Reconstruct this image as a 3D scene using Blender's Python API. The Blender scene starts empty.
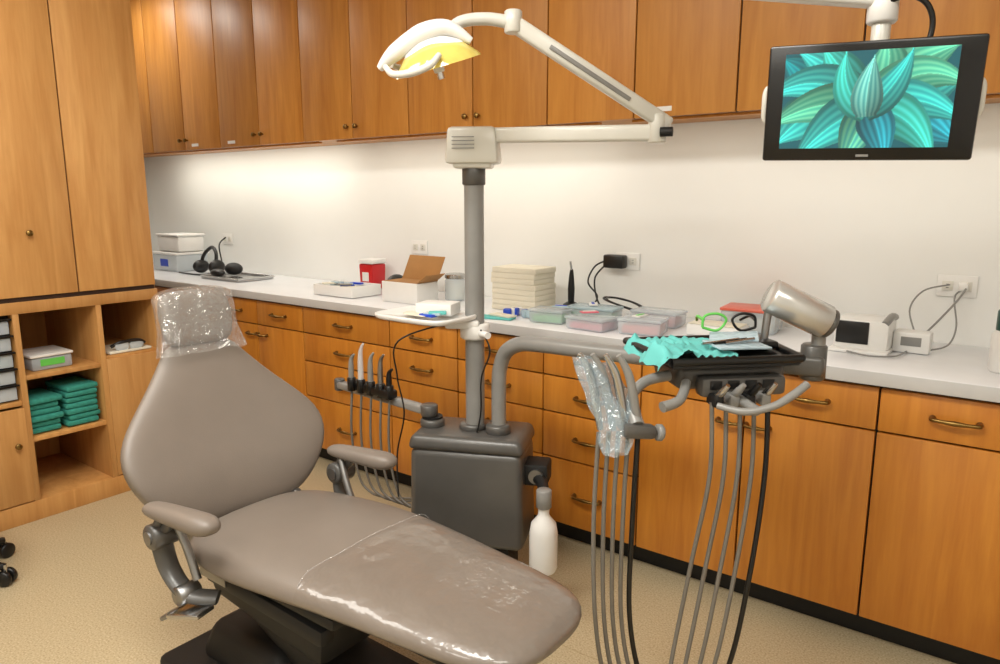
import bpy, bmesh, math, random
import numpy as np
from mathutils import Vector, Matrix, noise
random.seed(4)
scene=bpy.context.scene
try:
    scene.view_settings.view_transform='Standard'
    scene.view_settings.look='None'
    scene.view_settings.exposure=0.0
except Exception as e: print(e)

# ---------------------------------------------------------------- materials
def lin(c):
    c=c/255.0
    return c/12.92 if c<=0.04045 else ((c+0.055)/1.055)**2.4
def rgb(t): return (lin(t[0]),lin(t[1]),lin(t[2]),1)
MATS={}
def M(name,col,rough=.5,metal=0,coat=0,var=.06,scale=12,alpha=1,trans=0,emit=0,bump=0,bscale=60,crough=.05):
    if name in MATS: return MATS[name]
    m=bpy.data.materials.new(name); m.use_nodes=True
    nt=m.node_tree; b=nt.nodes['Principled BSDF']
    tc=nt.nodes.new('ShaderNodeTexCoord'); n=nt.nodes.new('ShaderNodeTexNoise')
    n.inputs['Scale'].default_value=scale; n.inputs['Detail'].default_value=4
    nt.links.new(tc.outputs['Object'],n.inputs['Vector'])
    r=nt.nodes.new('ShaderNodeValToRGB')
    c=rgb(col); 
    r.color_ramp.elements[0].position=.3; r.color_ramp.elements[1].position=.7
    r.color_ramp.elements[0].color=[x*(1-var) for x in c[:3]]+[1]
    r.color_ramp.elements[1].color=[min(1,x*(1+var)) for x in c[:3]]+[1]
    nt.links.new(n.outputs['Fac'],r.inputs['Fac']); nt.links.new(r.outputs['Color'],b.inputs['Base Color'])
    b.inputs['Roughness'].default_value=rough; b.inputs['Metallic'].default_value=metal
    b.inputs['Coat Weight'].default_value=coat; b.inputs['Coat Roughness'].default_value=crough
    b.inputs['Alpha'].default_value=alpha; b.inputs['Transmission Weight'].default_value=trans
    if emit:
        nt.links.new(r.outputs['Color'],b.inputs['Emission Color']); b.inputs['Emission Strength'].default_value=emit
    if bump:
        n2=nt.nodes.new('ShaderNodeTexNoise'); n2.inputs['Scale'].default_value=bscale; n2.inputs['Detail'].default_value=3
        nt.links.new(tc.outputs['Object'],n2.inputs['Vector'])
        bp=nt.nodes.new('ShaderNodeBump'); bp.inputs['Strength'].default_value=bump; bp.inputs['Distance'].default_value=.01
        nt.links.new(n2.outputs['Fac'],bp.inputs['Height']); nt.links.new(bp.outputs['Normal'],b.inputs['Normal'])
        if coat: nt.links.new(bp.outputs['Normal'],b.inputs['Coat Normal'])
    MATS[name]=m; return m
def film(name,tint,haze,gloss,bscale=20):
    # thin clear polythene: transparent + crinkled gloss + a little milky haze
    m=bpy.data.materials.new(name); m.use_nodes=True; nt=m.node_tree; nt.nodes.clear()
    out=nt.nodes.new('ShaderNodeOutputMaterial'); tr=nt.nodes.new('ShaderNodeBsdfTransparent'); gl=nt.nodes.new('ShaderNodeBsdfGlossy'); df=nt.nodes.new('ShaderNodeBsdfDiffuse')
    tr.inputs['Color'].default_value=(.97,.98,.98,1)
    gl.inputs['Roughness'].default_value=.12; gl.inputs['Color'].default_value=(1,1,1,1); df.inputs['Color'].default_value=rgb(tint)
    tc=nt.nodes.new('ShaderNodeTexCoord'); vo=nt.nodes.new('ShaderNodeTexVoronoi'); vo.inputs['Scale'].default_value=bscale; nz=nt.nodes.new('ShaderNodeTexNoise'); nz.inputs['Scale'].default_value=bscale*1.6
    nz.inputs['Distortion'].default_value=1.5
    nt.links.new(tc.outputs['Object'],vo.inputs['Vector']); nt.links.new(tc.outputs['Object'],nz.inputs['Vector'])
    ad=nt.nodes.new('ShaderNodeMath'); nt.links.new(vo.outputs['Distance'],ad.inputs[0]); nt.links.new(nz.outputs['Fac'],ad.inputs[1])
    bp=nt.nodes.new('ShaderNodeBump'); bp.inputs['Strength'].default_value=.9; bp.inputs['Distance'].default_value=.012
    nt.links.new(ad.outputs[0],bp.inputs['Height']); nt.links.new(bp.outputs['Normal'],gl.inputs['Normal'])
    lw=nt.nodes.new('ShaderNodeLayerWeight'); lw.inputs['Blend'].default_value=.25
    mr=nt.nodes.new('ShaderNodeMapRange'); mr.inputs['To Min'].default_value=gloss; mr.inputs['To Max'].default_value=min(1,gloss+.45)
    nt.links.new(bp.outputs['Normal'],lw.inputs['Normal']); nt.links.new(lw.outputs['Facing'],mr.inputs['Value'])
    m1=nt.nodes.new('ShaderNodeMixShader'); m1.inputs[0].default_value=haze; nt.links.new(tr.outputs[0],m1.inputs[1]); nt.links.new(df.outputs[0],m1.inputs[2])
    m2=nt.nodes.new('ShaderNodeMixShader'); nt.links.new(mr.outputs[0],m2.inputs[0]); nt.links.new(m1.outputs[0],m2.inputs[1]); nt.links.new(gl.outputs[0],m2.inputs[2])
    nt.links.new(m2.outputs[0],out.inputs['Surface']); MATS[name]=m; return m
def wood(name,dark,light,rough=.38,grain=(14,14,1.2),coat=.12):
    m=bpy.data.materials.new(name); m.use_nodes=True; nt=m.node_tree; b=nt.nodes['Principled BSDF']
    tc=nt.nodes.new('ShaderNodeTexCoord'); mp=nt.nodes.new('ShaderNodeMapping'); mp.inputs['Scale'].default_value=grain
    oi=nt.nodes.new('ShaderNodeObjectInfo'); cmb=nt.nodes.new('ShaderNodeCombineXYZ')
    mul=nt.nodes.new('ShaderNodeMath'); mul.operation='MULTIPLY'; mul.inputs[1].default_value=30
    nt.links.new(oi.outputs['Random'],mul.inputs[0])
    for i in range(3): nt.links.new(mul.outputs[0],cmb.inputs[i])
    nt.links.new(cmb.outputs[0],mp.inputs['Location'])
    nt.links.new(tc.outputs['Object'],mp.inputs['Vector'])
    n1=nt.nodes.new('ShaderNodeTexNoise'); n1.inputs['Scale'].default_value=1.0; n1.inputs['Detail'].default_value=7; n1.inputs['Distortion'].default_value=1.2
    nt.links.new(mp.outputs[0],n1.inputs['Vector'])
    n2=nt.nodes.new('ShaderNodeTexNoise'); n2.inputs['Scale'].default_value=6; n2.inputs['Detail'].default_value=5
    nt.links.new(mp.outputs[0],n2.inputs['Vector'])
    mix=nt.nodes.new('ShaderNodeMath'); mix.operation='MULTIPLY_ADD'; mix.inputs[1].default_value=.35
    nt.links.new(n2.outputs['Fac'],mix.inputs[0]); nt.links.new(n1.outputs['Fac'],mix.inputs[2])
    r=nt.nodes.new('ShaderNodeValToRGB'); r.color_ramp.elements[0].position=.42; r.color_ramp.elements[1].position=.95
    r.color_ramp.elements[0].color=rgb(dark); r.color_ramp.elements[1].color=rgb(light)
    nt.links.new(mix.outputs[0],r.inputs['Fac'])
    hsv=nt.nodes.new('ShaderNodeHueSaturation'); mr=nt.nodes.new('ShaderNodeMapRange')
    mr.inputs['To Min'].default_value=.88; mr.inputs['To Max'].default_value=1.1
    nt.links.new(oi.outputs['Random'],mr.inputs['Value']); nt.links.new(mr.outputs[0],hsv.inputs['Value'])
    nt.links.new(r.outputs['Color'],hsv.inputs['Color']); nt.links.new(hsv.outputs['Color'],b.inputs['Base Color'])
    b.inputs['Roughness'].default_value=rough; b.inputs['Coat Weight'].default_value=coat; b.inputs['Coat Roughness'].default_value=.3
    MATS[name]=m; return m
W_UP=wood('honey_wood_upper',(176,112,42),(204,142,64),rough=.45,coat=.05)
W_LO=wood('honey_wood_lower',(174,104,30),(202,134,48))
W_TALL=wood('maple_wood_tall',(182,128,68),(208,158,96),rough=.5,coat=.05)
W_DARK=M('cabinet_gap_dark',(46,25,11),.7)
WALL=M('painted_wall',(228,228,225),.55,var=.015,scale=3)
CEIL=M('ceiling_tile',(225,222,215),.8,var=.03,scale=40)
LAM=M('white_laminate',(228,229,232),.25,var=.02)
LAMEDGE=M('laminate_edge',(190,190,190),.35,var=.02)
BRASS=M('antique_brass',(132,106,60),.34,metal=1)
TAUPE=M('taupe_vinyl',(120,110,101),.45,var=.03,bump=.05,bscale=300,coat=.05,crough=.3)
TAUPEW=M('taupe_vinyl_wrapped',(118,108,99),.38,var=.04,coat=.7,crough=.08,bump=.7,bscale=13)
GREY=M('warm_grey_enamel',(78,76,73),.38,coat=.3,crough=.2)
GREYL=M('light_grey_enamel',(132,131,128),.35,coat=.2)
BLACK=M('black_plastic',(9,9,10),.35)
BLACKM=M('matt_black',(12,12,12),.6)
WHITE=M('white_plastic',(228,227,224),.3,var=.02)
OFFW=M('off_white_enamel',(212,210,201),.3,var=.02,coat=.2)
STEEL=M('brushed_steel',(190,190,190),.25,metal=1)
STEELD=M('dull_steel',(150,150,150),.4,metal=1)
CLEAR=film('clear_plastic_film',(235,238,242),.09,.07,20)
CLEARS=film('clear_seat_film_edge',(235,238,242),.2,.12,60)
CLEARB=M('clear_plastic_box',(215,225,232),.12,alpha=.5,var=.02)
BLUEF=film('clear_plastic_sleeve',(180,210,228),.28,.10,28)
POUCH=M('sterile_pouch',(190,212,222),.15,alpha=.75,var=.08,bump=.6,bscale=40)
TEAL=M('teal_towel',(48,138,124),.85,var=.15,scale=60)
TEALC=M('teal_paper',(96,184,180),.7,var=.1)
RED=M('red_plastic',(190,25,30),.35)
REDC=M('orange_red_lid',(218,104,84),.35)
PINK=M('pink_plastic',(225,110,125),.35)
GREEN=M('green_plastic',(100,195,85),.35)
BLUE=M('blue_plastic',(30,70,190),.35)
CARD=M('cardboard',(160,114,62),.8,var=.08)
PAPER=M('paper_white',(222,216,198),.8,var=.03)
HOSE=M('grey_hose',(108,103,95),.45)
YELL=M('lamp_reflector_glass',(214,194,100),.1,coat=1,var=.12,scale=20)
CHROME=M('chrome',(220,220,220),.08,metal=1)
SILV=M('satin_silver',(205,205,202),.25,metal=.6)

# ---------------------------------------------------------------- geometry helpers
class G:
    def __init__(s,name,loc=(0,0,0),rz=0,rot=None,parent=None):
        s.e=bpy.data.objects.new(name,None); s.e.empty_display_size=.1
        s.e.location=loc; s.e.rotation_euler=rot if rot else (0,0,math.radians(rz))
        scene.collection.objects.link(s.e)
        if parent is not None: s.e.parent=parent.e
def put(g,name,bm,mat,smooth=True,mats=None,angle=40):
    me=bpy.data.meshes.new(name)
    bmesh.ops.recalc_face_normals(bm,faces=bm.faces[:])
    if smooth:
        for f in bm.faces: f.smooth=True
        for e in bm.edges:
            if len(e.link_faces)==2 and e.calc_face_angle(0)>math.radians(angle): e.smooth=False
    bm.to_mesh(me); bm.free()
    for m in (mats or [mat]): me.materials.append(m)
    o=bpy.data.objects.new(name,me); scene.collection.objects.link(o)
    if g is not None: o.parent=g.e
    return o
def rotm(rot): return Matrix.Rotation(math.radians(rot[2]),4,'Z')@Matrix.Rotation(math.radians(rot[1]),4,'Y')@Matrix.Rotation(math.radians(rot[0]),4,'X')
def box(g,name,c,s,mat,bev=.003,rot=(0,0,0),seg=2,taper=None):
    bm=bmesh.new(); bmesh.ops.create_cube(bm,size=1)
    for v in bm.verts:
        k=taper if (taper and v.co.z>0) else 1
        v.co=Vector((v.co.x*s[0]*k,v.co.y*s[1]*k,v.co.z*s[2]))
    if bev>0: bmesh.ops.bevel(bm,geom=bm.edges[:],offset=min(bev,min(s)*.45),segments=seg,affect='EDGES',profile=.5)
    bm.transform(Matrix.Translation(c)@rotm(rot))
    return put(g,name,bm,mat)
def bx(g,name,x0,x1,y0,y1,z0,z1,mat,bev=.002):
    return box(g,name,((x0+x1)/2,(y0+y1)/2,(z0+z1)/2),(abs(x1-x0),abs(y1-y0),abs(z1-z0)),mat,bev)
def frame_for(d):
    d=d.normalized(); up=Vector((0,0,1)) if abs(d.z)<.95 else Vector((1,0,0))
    a=d.cross(up).normalized(); return a,d.cross(a).normalized()
def sweep(g,name,pts,r,mat,seg=12,smooth=True,sub=8,flat=(1,1)):
    P=[Vector(p) for p in pts]; R=r if isinstance(r,(list,tuple)) else [r]*len(P)
    if smooth and len(P)>2:
        Q=[];RR=[]
        for i in range(len(P)-1):
            p0=P[max(i-1,0)];p1=P[i];p2=P[i+1];p3=P[min(i+2,len(P)-1)]
            for k in range(sub):
                t=k/sub
                Q.append(.5*((2*p1)+(-p0+p2)*t+(2*p0-5*p1+4*p2-p3)*t*t+(-p0+3*p1-3*p2+p3)*t**3)); RR.append(R[i]*(1-t)+R[i+1]*t)
        Q.append(P[-1]);RR.append(R[-1])
    else: Q=P;RR=R
    bm=bmesh.new(); rings=[]; a=None
    for i,q in enumerate(Q):
        d=(Q[min(i+1,len(Q)-1)]-Q[max(i-1,0)]).normalized()
        if a is None: a,b=frame_for(d)
        else:
            a=(a-d*a.dot(d)).normalized(); b=d.cross(a).normalized()
        rings.append([bm.verts.new(q+(a*math.cos(2*math.pi*k/seg)*flat[0]+b*math.sin(2*math.pi*k/seg)*flat[1])*RR[i]) for k in range(seg)])
    for i in range(len(rings)-1):
        for k in range(seg): bm.faces.new((rings[i][k],rings[i][(k+1)%seg],rings[i+1][(k+1)%seg],rings[i+1][k]))
    bm.faces.new(rings[0][::-1]); bm.faces.new(rings[-1])
    return put(g,name,bm,mat,angle=50)
def cyl(g,name,p0,p1,r0,mat,r1=None,seg=24,bev=0):
    r1=r0 if r1 is None else r1
    p0=Vector(p0);p1=Vector(p1)
    if bev:
        d=(p1-p0).normalized()*bev
        return sweep(g,name,[p0,p0+d,p1-d,p1],[r0-bev,r0,r1,r1-bev],mat,seg,False)
    return sweep(g,name,[p0,p1],[r0,r1],mat,seg,False)
def lathe(g,name,prof,loc,mat,seg=28,rot=(0,0,0),scl=(1,1,1),closed=False):
    bm=bmesh.new(); rings=[]
    for r,z in prof: rings.append([bm.verts.new((r*math.cos(2*math.pi*k/seg),r*math.sin(2*math.pi*k/seg),z)) for k in range(seg)])
    for i in range(len(rings)-1):
        for k in range(seg): bm.faces.new((rings[i][k],rings[i][(k+1)%seg],rings[i+1][(k+1)%seg],rings[i+1][k]))
    if not closed: bm.faces.new(rings[0][::-1]); bm.faces.new(rings[-1])
    else:
        for k in range(seg): bm.faces.new((rings[-1][k],rings[-1][(k+1)%seg],rings[0][(k+1)%seg],rings[0][k]))
    bm.transform(Matrix.Translation(loc)@rotm(rot)@Matrix.Diagonal((*scl,1)))
    return put(g,name,bm,mat)
def ell(g,name,c,s,mat,rot=(0,0,0),seg=20,nz=0,nf=8):
    bm=bmesh.new(); bmesh.ops.create_uvsphere(bm,u_segments=seg,v_segments=seg//2,radius=1)
    for v in bm.verts:
        if nz: v.co*=1+nz*noise.noise(v.co*nf)
        v.co=Vector((v.co.x*s[0],v.co.y*s[1],v.co.z*s[2]))
    bm.transform(Matrix.Translation(c)@rotm(rot)); return put(g,name,bm,mat)
def superring(hw,ht,n=40,e=2.6):
    out=[]
    for k in range(n):
        t=2*math.pi*k/n; c,s=math.cos(t),math.sin(t)
        out.append((math.copysign(abs(c)**(2/e),c)*hw,math.copysign(abs(s)**(2/e),s)*ht))
    return out
def loft(g,name,rings,mat,mats=None,midx=None,sub=1):
    bm=bmesh.new(); V=[[bm.verts.new(p) for p in r] for r in rings]; n=len(V[0])
    for i in range(len(V)-1):
        for k in range(n):
            f=bm.faces.new((V[i][k],V[i][(k+1)%n],V[i+1][(k+1)%n],V[i+1][k]))
            if midx: f.material_index=midx(i,k)
    for r,rev,i in ((V[0],True,0),(V[-1],False,len(V)-2)):
        c=bm.verts.new(sum((v.co for v in r),Vector())/n)
        for k in range(n):
            f=bm.faces.new((r[k],r[(k+1)%n],c))
            if midx: f.material_index=midx(i,k)
    o=put(g,name,bm,mat,mats=mats,angle=180)
    if sub:
        md=o.modifiers.new('sub','SUBSURF'); md.levels=sub; md.render_levels=sub
    return o
def prism(g,name,pts,axis_m,h,mat,bev=.003):
    bm=bmesh.new(); a=[bm.verts.new((x,y,0)) for x,y in pts]; b=[bm.verts.new((x,y,h)) for x,y in pts]
    n=len(pts); bm.faces.new(a[::-1]); bm.faces.new(b)
    for k in range(n): bm.faces.new((a[k],a[(k+1)%n],b[(k+1)%n],b[k]))
    if bev: bmesh.ops.bevel(bm,geom=bm.edges[:],offset=bev,segments=2,affect='EDGES')
    bm.transform(axis_m); return put(g,name,bm,mat)
def handle(g,name,c,L,axis,out,mat=BRASS):
    c=Vector(c);axis=Vector(axis);out=Vector(out)
    sweep(g,name,[c-axis*L/2,c-axis*L/2+out*.018,c-axis*L*.3+out*.026,c+out*.028,c+axis*L*.3+out*.026,c+axis*L/2+out*.018,c+axis*L/2],[.010,.0065,.005,.008,.005,.0065,.010],mat,10)
def knob(g,name,c,out,mat=BRASS,r=.013):
    c=Vector(c);out=Vector(out)
    sweep(g,name,[c,c+out*.012,c+out*.014,c+out*.024,c+out*.028],[.005,.005,r,r,r*.5],mat,14,False)
def beam(g,nm,p0,p1,w,h,mat):
    p0=Vector(p0);p1=Vector(p1);d=p1-p0;L=d.length
    o=box(g,nm,(0,0,0),(L,w,h),mat,min(w,h)*.25,seg=3)
    rz=math.atan2(d.y,d.x); ry=-math.atan2(d.z,math.hypot(d.x,d.y))
    o.data.transform(Matrix.Translation((p0+p1)/2)@Matrix.Rotation(rz,4,'Z')@Matrix.Rotation(ry,4,'Y')); return o

# ---------------------------------------------------------------- room shell
XL,XR,YF,YB,ZC=-5.7,1.7,-2.0,2.96,2.78
def slab(name,x0,x1,y0,y1,z0,z1,mat):
    bm=bmesh.new(); bmesh.ops.create_cube(bm,size=1)
    for v in bm.verts: v.co=Vector(((x0+x1)/2+v.co.x*(x1-x0),(y0+y1)/2+v.co.y*(y1-y0),(z0+z1)/2+v.co.z*(z1-z0)))
    return put(None,name,bm,mat,smooth=False)
fm=bpy.data.materials.new('speckled_vinyl_floor'); fm.use_nodes=True; nt=fm.node_tree; b=nt.nodes['Principled BSDF']
tc=nt.nodes.new('ShaderNodeTexCoord')
vo=nt.nodes.new('ShaderNodeTexNoise'); vo.inputs['Scale'].default_value=170; vo.inputs['Detail'].default_value=2
nt.links.new(tc.outputs['Object'],vo.inputs['Vector'])
cr=nt.nodes.new('ShaderNodeValToRGB'); E=cr.color_ramp.elements
E[0].position=.30;E[0].color=rgb((156,137,106)); E[1].position=.70;E[1].color=rgb((202,187,156))
e=E.new(.44);e.color=rgb((180,163,130)); e=E.new(.56);e.color=rgb((186,170,138))
nt.links.new(vo.outputs['Fac'],cr.inputs['Fac'])
br=nt.nodes.new('ShaderNodeTexBrick'); br.offset=0; br.inputs['Scale'].default_value=1
br.inputs['Brick Width'].default_value=1.8; br.inputs['Row Height'].default_value=1.8; br.inputs['Mortar Size'].default_value=.002
br.inputs['Color1'].default_value=(1,1,1,1);br.inputs['Color2'].default_value=(.98,.98,.98,1);br.inputs['Mortar'].default_value=(.8,.77,.7,1)
nt.links.new(tc.outputs['Object'],br.inputs['Vector'])
mx=nt.nodes.new('ShaderNodeMix'); mx.data_type='RGBA'; mx.blend_type='MULTIPLY'; mx.inputs['Factor'].default_value=1
nt.links.new(cr.outputs['Color'],mx.inputs['A']); nt.links.new(br.outputs['Color'],mx.inputs['B']); nt.links.new(mx.outputs['Result'],b.inputs['Base Color'])
b.inputs['Roughness'].default_value=.42
slab('floor',XL,XR,YF,YB,-.1,0,fm)
slab('ceiling',XL,XR,YF,YB,ZC,ZC+.1,CEIL)
slab('wall_back',XL,XR,YB,YB+.1,0,ZC,WALL)
slab('wall_left',XL-.1,XL,YF,YB,0,ZC,WALL)
slab('wall_right',XR,XR+.1,YF,YB,0,ZC,WALL)
slab('wall_front',XL,XR,YF-.1,YF,0,ZC,WALL)

# ---------------------------------------------------------------- upper cabinets
g=G('upper_wall_cabinets',(0,0,0))
ZU=1.72; ZT=ZC-.01
bx(g,'carcass',-5.69,1.69,2.655,2.955,ZU+.004,ZT,W_UP)
k=0; edge=-.923; xs=[edge-.4*i for i in range(12)][::-1]+[edge+.4*i for i in range(1,7)]
for i in range(len(xs)-1):
    bx(g,'door_%d'%i,xs[i]+.003,xs[i+1]-.003,2.632,2.652,ZU,ZT-.02,W_UP,.003)
    bx(g,'door_shadow_gap_%d'%i,xs[i]-.003,xs[i]+.003,2.645,2.654,ZU,ZT-.02,W_DARK,0)
for i,x in enumerate(xs):
    kk=round((edge-x)/.4)
    if kk%2==1:
        for sgn in (-1,1): knob(g,'knob_%d_%d'%(i,sgn),(x+sgn*.035,2.632,ZU+.06),(0,-1,0),r=.012)
    if kk in(1,8,9,-2): box(g,'label_%d'%i,(x+.12,2.631,ZU+.028),(.075,.002,.018),WHITE,0)

# ---------------------------------------------------------------- base cabinets
g=G('base_cabinets',(0,0,0))
bx(g,'carcass',-5.69,1.69,2.385,2.955,.1,.868,W_DARK)
bx(g,'toe_kick',-5.69,1.69,2.45,2.955,0,.1,BLACKM)
ED=[-5.46,-5.06,-4.66,-4.26,-3.86,-3.46,-3.06,-2.42,-2.0,-1.55,-1.12,-.74,-.34,.06,.46,.86,1.26,1.66]
rows4=[(.724,.855),(.574,.718),(.384,.568),(.105,.378)]
n=0
for i in range(len(ED)-1):
    a,c=ED[i]+.003,ED[i+1]-.003
    st=-3.1<ED[i]<-1.2
    rr=rows4 if st else [rows4[0],(.105,.718)]
    for j,(z0,z1) in enumerate(rr):
        bx(g,'front_%d'%n,a,c,2.362,2.384,z0,z1,W_LO,.003)
        if st or j==0: handle(g,'pull_%d'%n,((a+c)/2,2.362,(z0+z1)/2),.115,(1,0,0),(0,-1,0))
        else:
            sx=c-.045 if i%2==0 else a+.045
            if ED[i]<-.5: handle(g,'pull_%d'%n,(sx,2.362,z1-.05),.075,(1,0,0),(0,-1,0))
        n+=1
g=G('countertop',(0,0,0))
bx(g,'slab',-5.69,1.69,2.34,2.957,.87,.91,LAM,.003)
bx(g,'front_edge',-5.69,1.69,2.336,2.342,.868,.908,LAMEDGE,.001)

# ---------------------------------------------------------------- tall cabinet (left)
g=G('tall_storage_cabinet',(0,0,0)); XF=-3.46; XBk=-4.06
bx(g,'upper_carcass',XBk,XF-.022,-.4,1.81,.985,ZT,W_TALL)
ye=[-.4,-.03,.34,.71,1.08,1.45,1.805]
for i in range(6):
    bx(g,'upper_door_%d'%i,XF-.02,XF,ye[i]+.003,ye[i+1]-.003,1.0,ZT-.02,W_TALL,.003)
    bx(g,'upper_gap_%d'%i,XF-.023,XF-.012,ye[i]-.003,ye[i]+.003,1.0,ZT-.02,W_DARK,0)
knob(g,'knob_a',(XF,1.27,1.27),(1,0,0)); knob(g,'knob_b',(XF,.9,1.27),(1,0,0))
bx(g,'mid_gap',XBk+.01,XF-.01,-.39,1.80,.978,.998,W_DARK,0)
bx(g,'mid_rail',XBk,XF,-.4,1.81,.93,.98,W_TALL)
bx(g,'plinth',XBk,XF,-.4,1.81,0,.09,W_TALL)
bx(g,'back_panel',XBk,XBk+.02,-.4,1.81,.09,.93,W_TALL)
for i,y in enumerate([-.39,.1,.5,.83,1.185,1.525,1.80]): bx(g,'divider_%d'%i,XBk+.02,XF,y-.012,y+.012,.09,.93,W_TALL)
for z in (.366,.646): bx(g,'shelf_%d'%int(z*100),XBk+.02,XF-.01,1.197,1.513,z-.01,z+.01,W_TALL)
bx(g,'right_shelf',XBk+.02,XF-.01,1.537,1.788,.665,.685,W_TALL)
bx(g,'right_door',XF-.02,XF+.002,1.537,1.789,.095,.67,W_TALL,.003)
bx(g,'left_shelf',XBk+.02,XF-.01,.842,1.173,.53,.55,W_TALL)
bx(g,'left_door',XF-.02,XF+.002,.842,1.175,.095,.52,W_TALL,.003)
bx(g,'left_door_b',XF-.02,XF+.002,.512,.82,.095,.92,W_TALL,.003)
knob(g,'knob_c',(XF+.002,1.13,.36),(1,0,0))
bx(g,'drawer_frame',XBk+.1,XF-.04,.85,1.17,.55,.925,BLACKM,.002)
for i in range(5):
    bx(g,'drawer_front_%d'%i,XF-.03,XF-.012,.86,1.16,.56+i*.072,.56+i*.072+.055,CLEARB,.003)
    bx(g,'drawer_body_%d'%i,XF-.04,XF-.035,.87,1.15,.562+i*.072,.56+i*.072+.045,[WHITE,PAPER,TEALC,WHITE,BLUE][i],.001)
    box(g,'drawer_lip_%d'%i,(XF-.012,1.01,.56+i*.072+.062),(.02,.32,.008),BLACK,.001)
g=G('folded_teal_towels',(-3.6,1.35,.378))
for c,(y,nn) in enumerate(((-.085,6),(.075,7))):
    for i in range(nn):
        box(g,'towel_%d_%d'%(c,i),(random.uniform(-.01,.01),y+random.uniform(-.006,.006),.016+i*.027),(.22,.14,.025),TEAL,.009,rot=(0,0,random.uniform(-3,3)))
g=G('plastic_storage_box',(-3.62,1.33,.657))
box(g,'box_body',(0,0,.03),(.2,.17,.06),CLEARB,.01); box(g,'lid',(0,0,.066),(.21,.18,.012),WHITE,.004); box(g,'label',(.102,0,.035),(.002,.1,.03),GREEN,0)
g=G('safety_goggles',(-3.57,1.66,.687))
sweep(g,'frame',[(.07,-.08,.03),(.09,-.04,.05),(.09,.04,.05),(.07,.08,.03),(.0,.085,.02),(-.07,.07,.015)],.008,BLACK)
ell(g,'lens_l',(.088,-.035,.03),(.008,.034,.025),CLEARB); ell(g,'lens_r',(.088,.035,.03),(.008,.034,.025),CLEARB)
box(g,'folder',(0,0,.006),(.2,.2,.01),PAPER,.001)

# ---------------------------------------------------------------- dental chair
g=G('dental_chair',(-1.64,1.18,0)); 
st=[(-.205,.08,.472,.010),(-.20,.15,.472,.028),(-.18,.20,.472,.042),(-.13,.238,.475,.052),(-.03,.256,.479,.056),(.08,.262,.485,.058),(.2,.258,.494,.058),
    (.33,.246,.498,.054),(.46,.232,.497,.050),(.60,.216,.492,.046),(.71,.204,.488,.043),(.80,.188,.485,.038),(.86,.160,.483,.032),(.893,.118,.481,.022),(.908,.06,.480,.010)]
rings=[]
for x,hw,zc,ht in st:
    yo=.022*max(0,x)
    rings.append([Vector((x,u+yo,zc+v-(.012*(abs(u)/.26)**2 if v>0 else 0))) for u,v in superring(hw,ht,44,2.9)])
loft(g,'seat_cushion',rings,TAUPE,mats=[TAUPE,TAUPEW],midx=lambda i,k:1 if i>=7 else 0)
rr=[(.33,-.235,.50),(.325,-.19,.542),(.33,-.09,.553),(.325,.01,.555),(.33,.11,.554),(.326,.21,.542),(.33,.25,.50)]
sweep(g,'film_edge',rr,.0008,CLEARS,6)
bm_=Matrix.Rotation(math.radians(-6),4,'Z')
lean=math.radians(23); up=Vector((-math.sin(lean),0,math.cos(lean))); nn=Vector((math.cos(lean),0,math.sin(lean))); base=Vector((-.21,-.025,.475))
prof=[(0,.09,.012),(.006,.15,.028),(.03,.205,.04),(.07,.25,.045),(.12,.285,.047),(.17,.309,.048),(.22,.318,.048),(.27,.308,.048),(.32,.277,.047),(.37,.236,.045),(.42,.194,.042),(.47,.156,.038),(.51,.128,.032),(.545,.104,.024),(.56,.06,.01)]
rings=[]
for t,hw,th in prof:
    r=[]
    for u,v in superring(hw,th,44,2.5):
        w=.05*(abs(u)/.3)**2
        lum=.022*math.exp(-((t-.12)/.12)**2)
        r.append(bm_@(base+up*t+Vector((0,1,0))*u+nn*(v+w+(lum if v>0 else 0)-.02)))
    rings.append(r)
loft(g,'backrest_cushion',rings,TAUPE)
rings=[]
for t,hw,th in prof[2:-2]:
    rings.append([bm_@(base+up*t+Vector((0,1,0))*u+nn*(v-.055+.05*(abs(u)/.3)**2)) for u,v in superring(hw*.93,.018,44,2.5)])
loft(g,'backrest_shell',rings,GREY)
hb=bm_@(base+up*.625+Vector((0,0,0)))
rings=[]
for t,hw,th in [(-.082,.06,.012),(-.077,.088,.03),(-.06,.104,.04),(0,.112,.046),(.06,.106,.042),(.08,.088,.032),(.086,.055,.012)]:
    rings.append([hb+bm_.to_3x3()@(Vector((-.25*t,0,t))+Vector((0,u,0))+Vector((1,0,.2)).normalized()*(v+.02*(abs(u)/.11)**2)) for u,v in superring(hw,th,36,3)])
loft(g,'headrest_pillow',rings,TAUPE)
# clear barrier bag over the headrest: close-fitting at the top, flaring into gathered folds below
NR=26; NB=96; V=[]; bmb=bmesh.new()
for i in range(NR):
    s=i/(NR-1); t=-.105+.200*s
    fl=max(0,(.35-s)/.35); cap=1 if s<.84 else math.sqrt(max(0.03,1-((s-.84)/.16)**2))
    row=[]
    for kk,(u,v) in enumerate(superring((.121+.014*fl)*(.3+.7*cap),(.054+.006*fl)*(.3+.7*cap),NB,2.8)):
        c=hb+bm_.to_3x3()@Vector((-.25*t,0,t))
        p=c+bm_.to_3x3()@(Vector((0,u,0))+Vector((1,0,.2)).normalized()*(v+.016*(abs(u)/.11)**2))
        d=(p-c).normalized(); ang=2*math.pi*kk/NB
        fold=.006*fl*math.sin(ang*13+2*math.sin(ang*3))+.006*noise.noise(Vector((u*22,v*22,t*9)))+.003*abs(noise.noise(p*30))
        zt=.012*fl*noise.noise(Vector((ang*2,1,0)))
        row.append(bmb.verts.new(p+d*fold+Vector((0,0,zt))))
    V.append(row)
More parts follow.
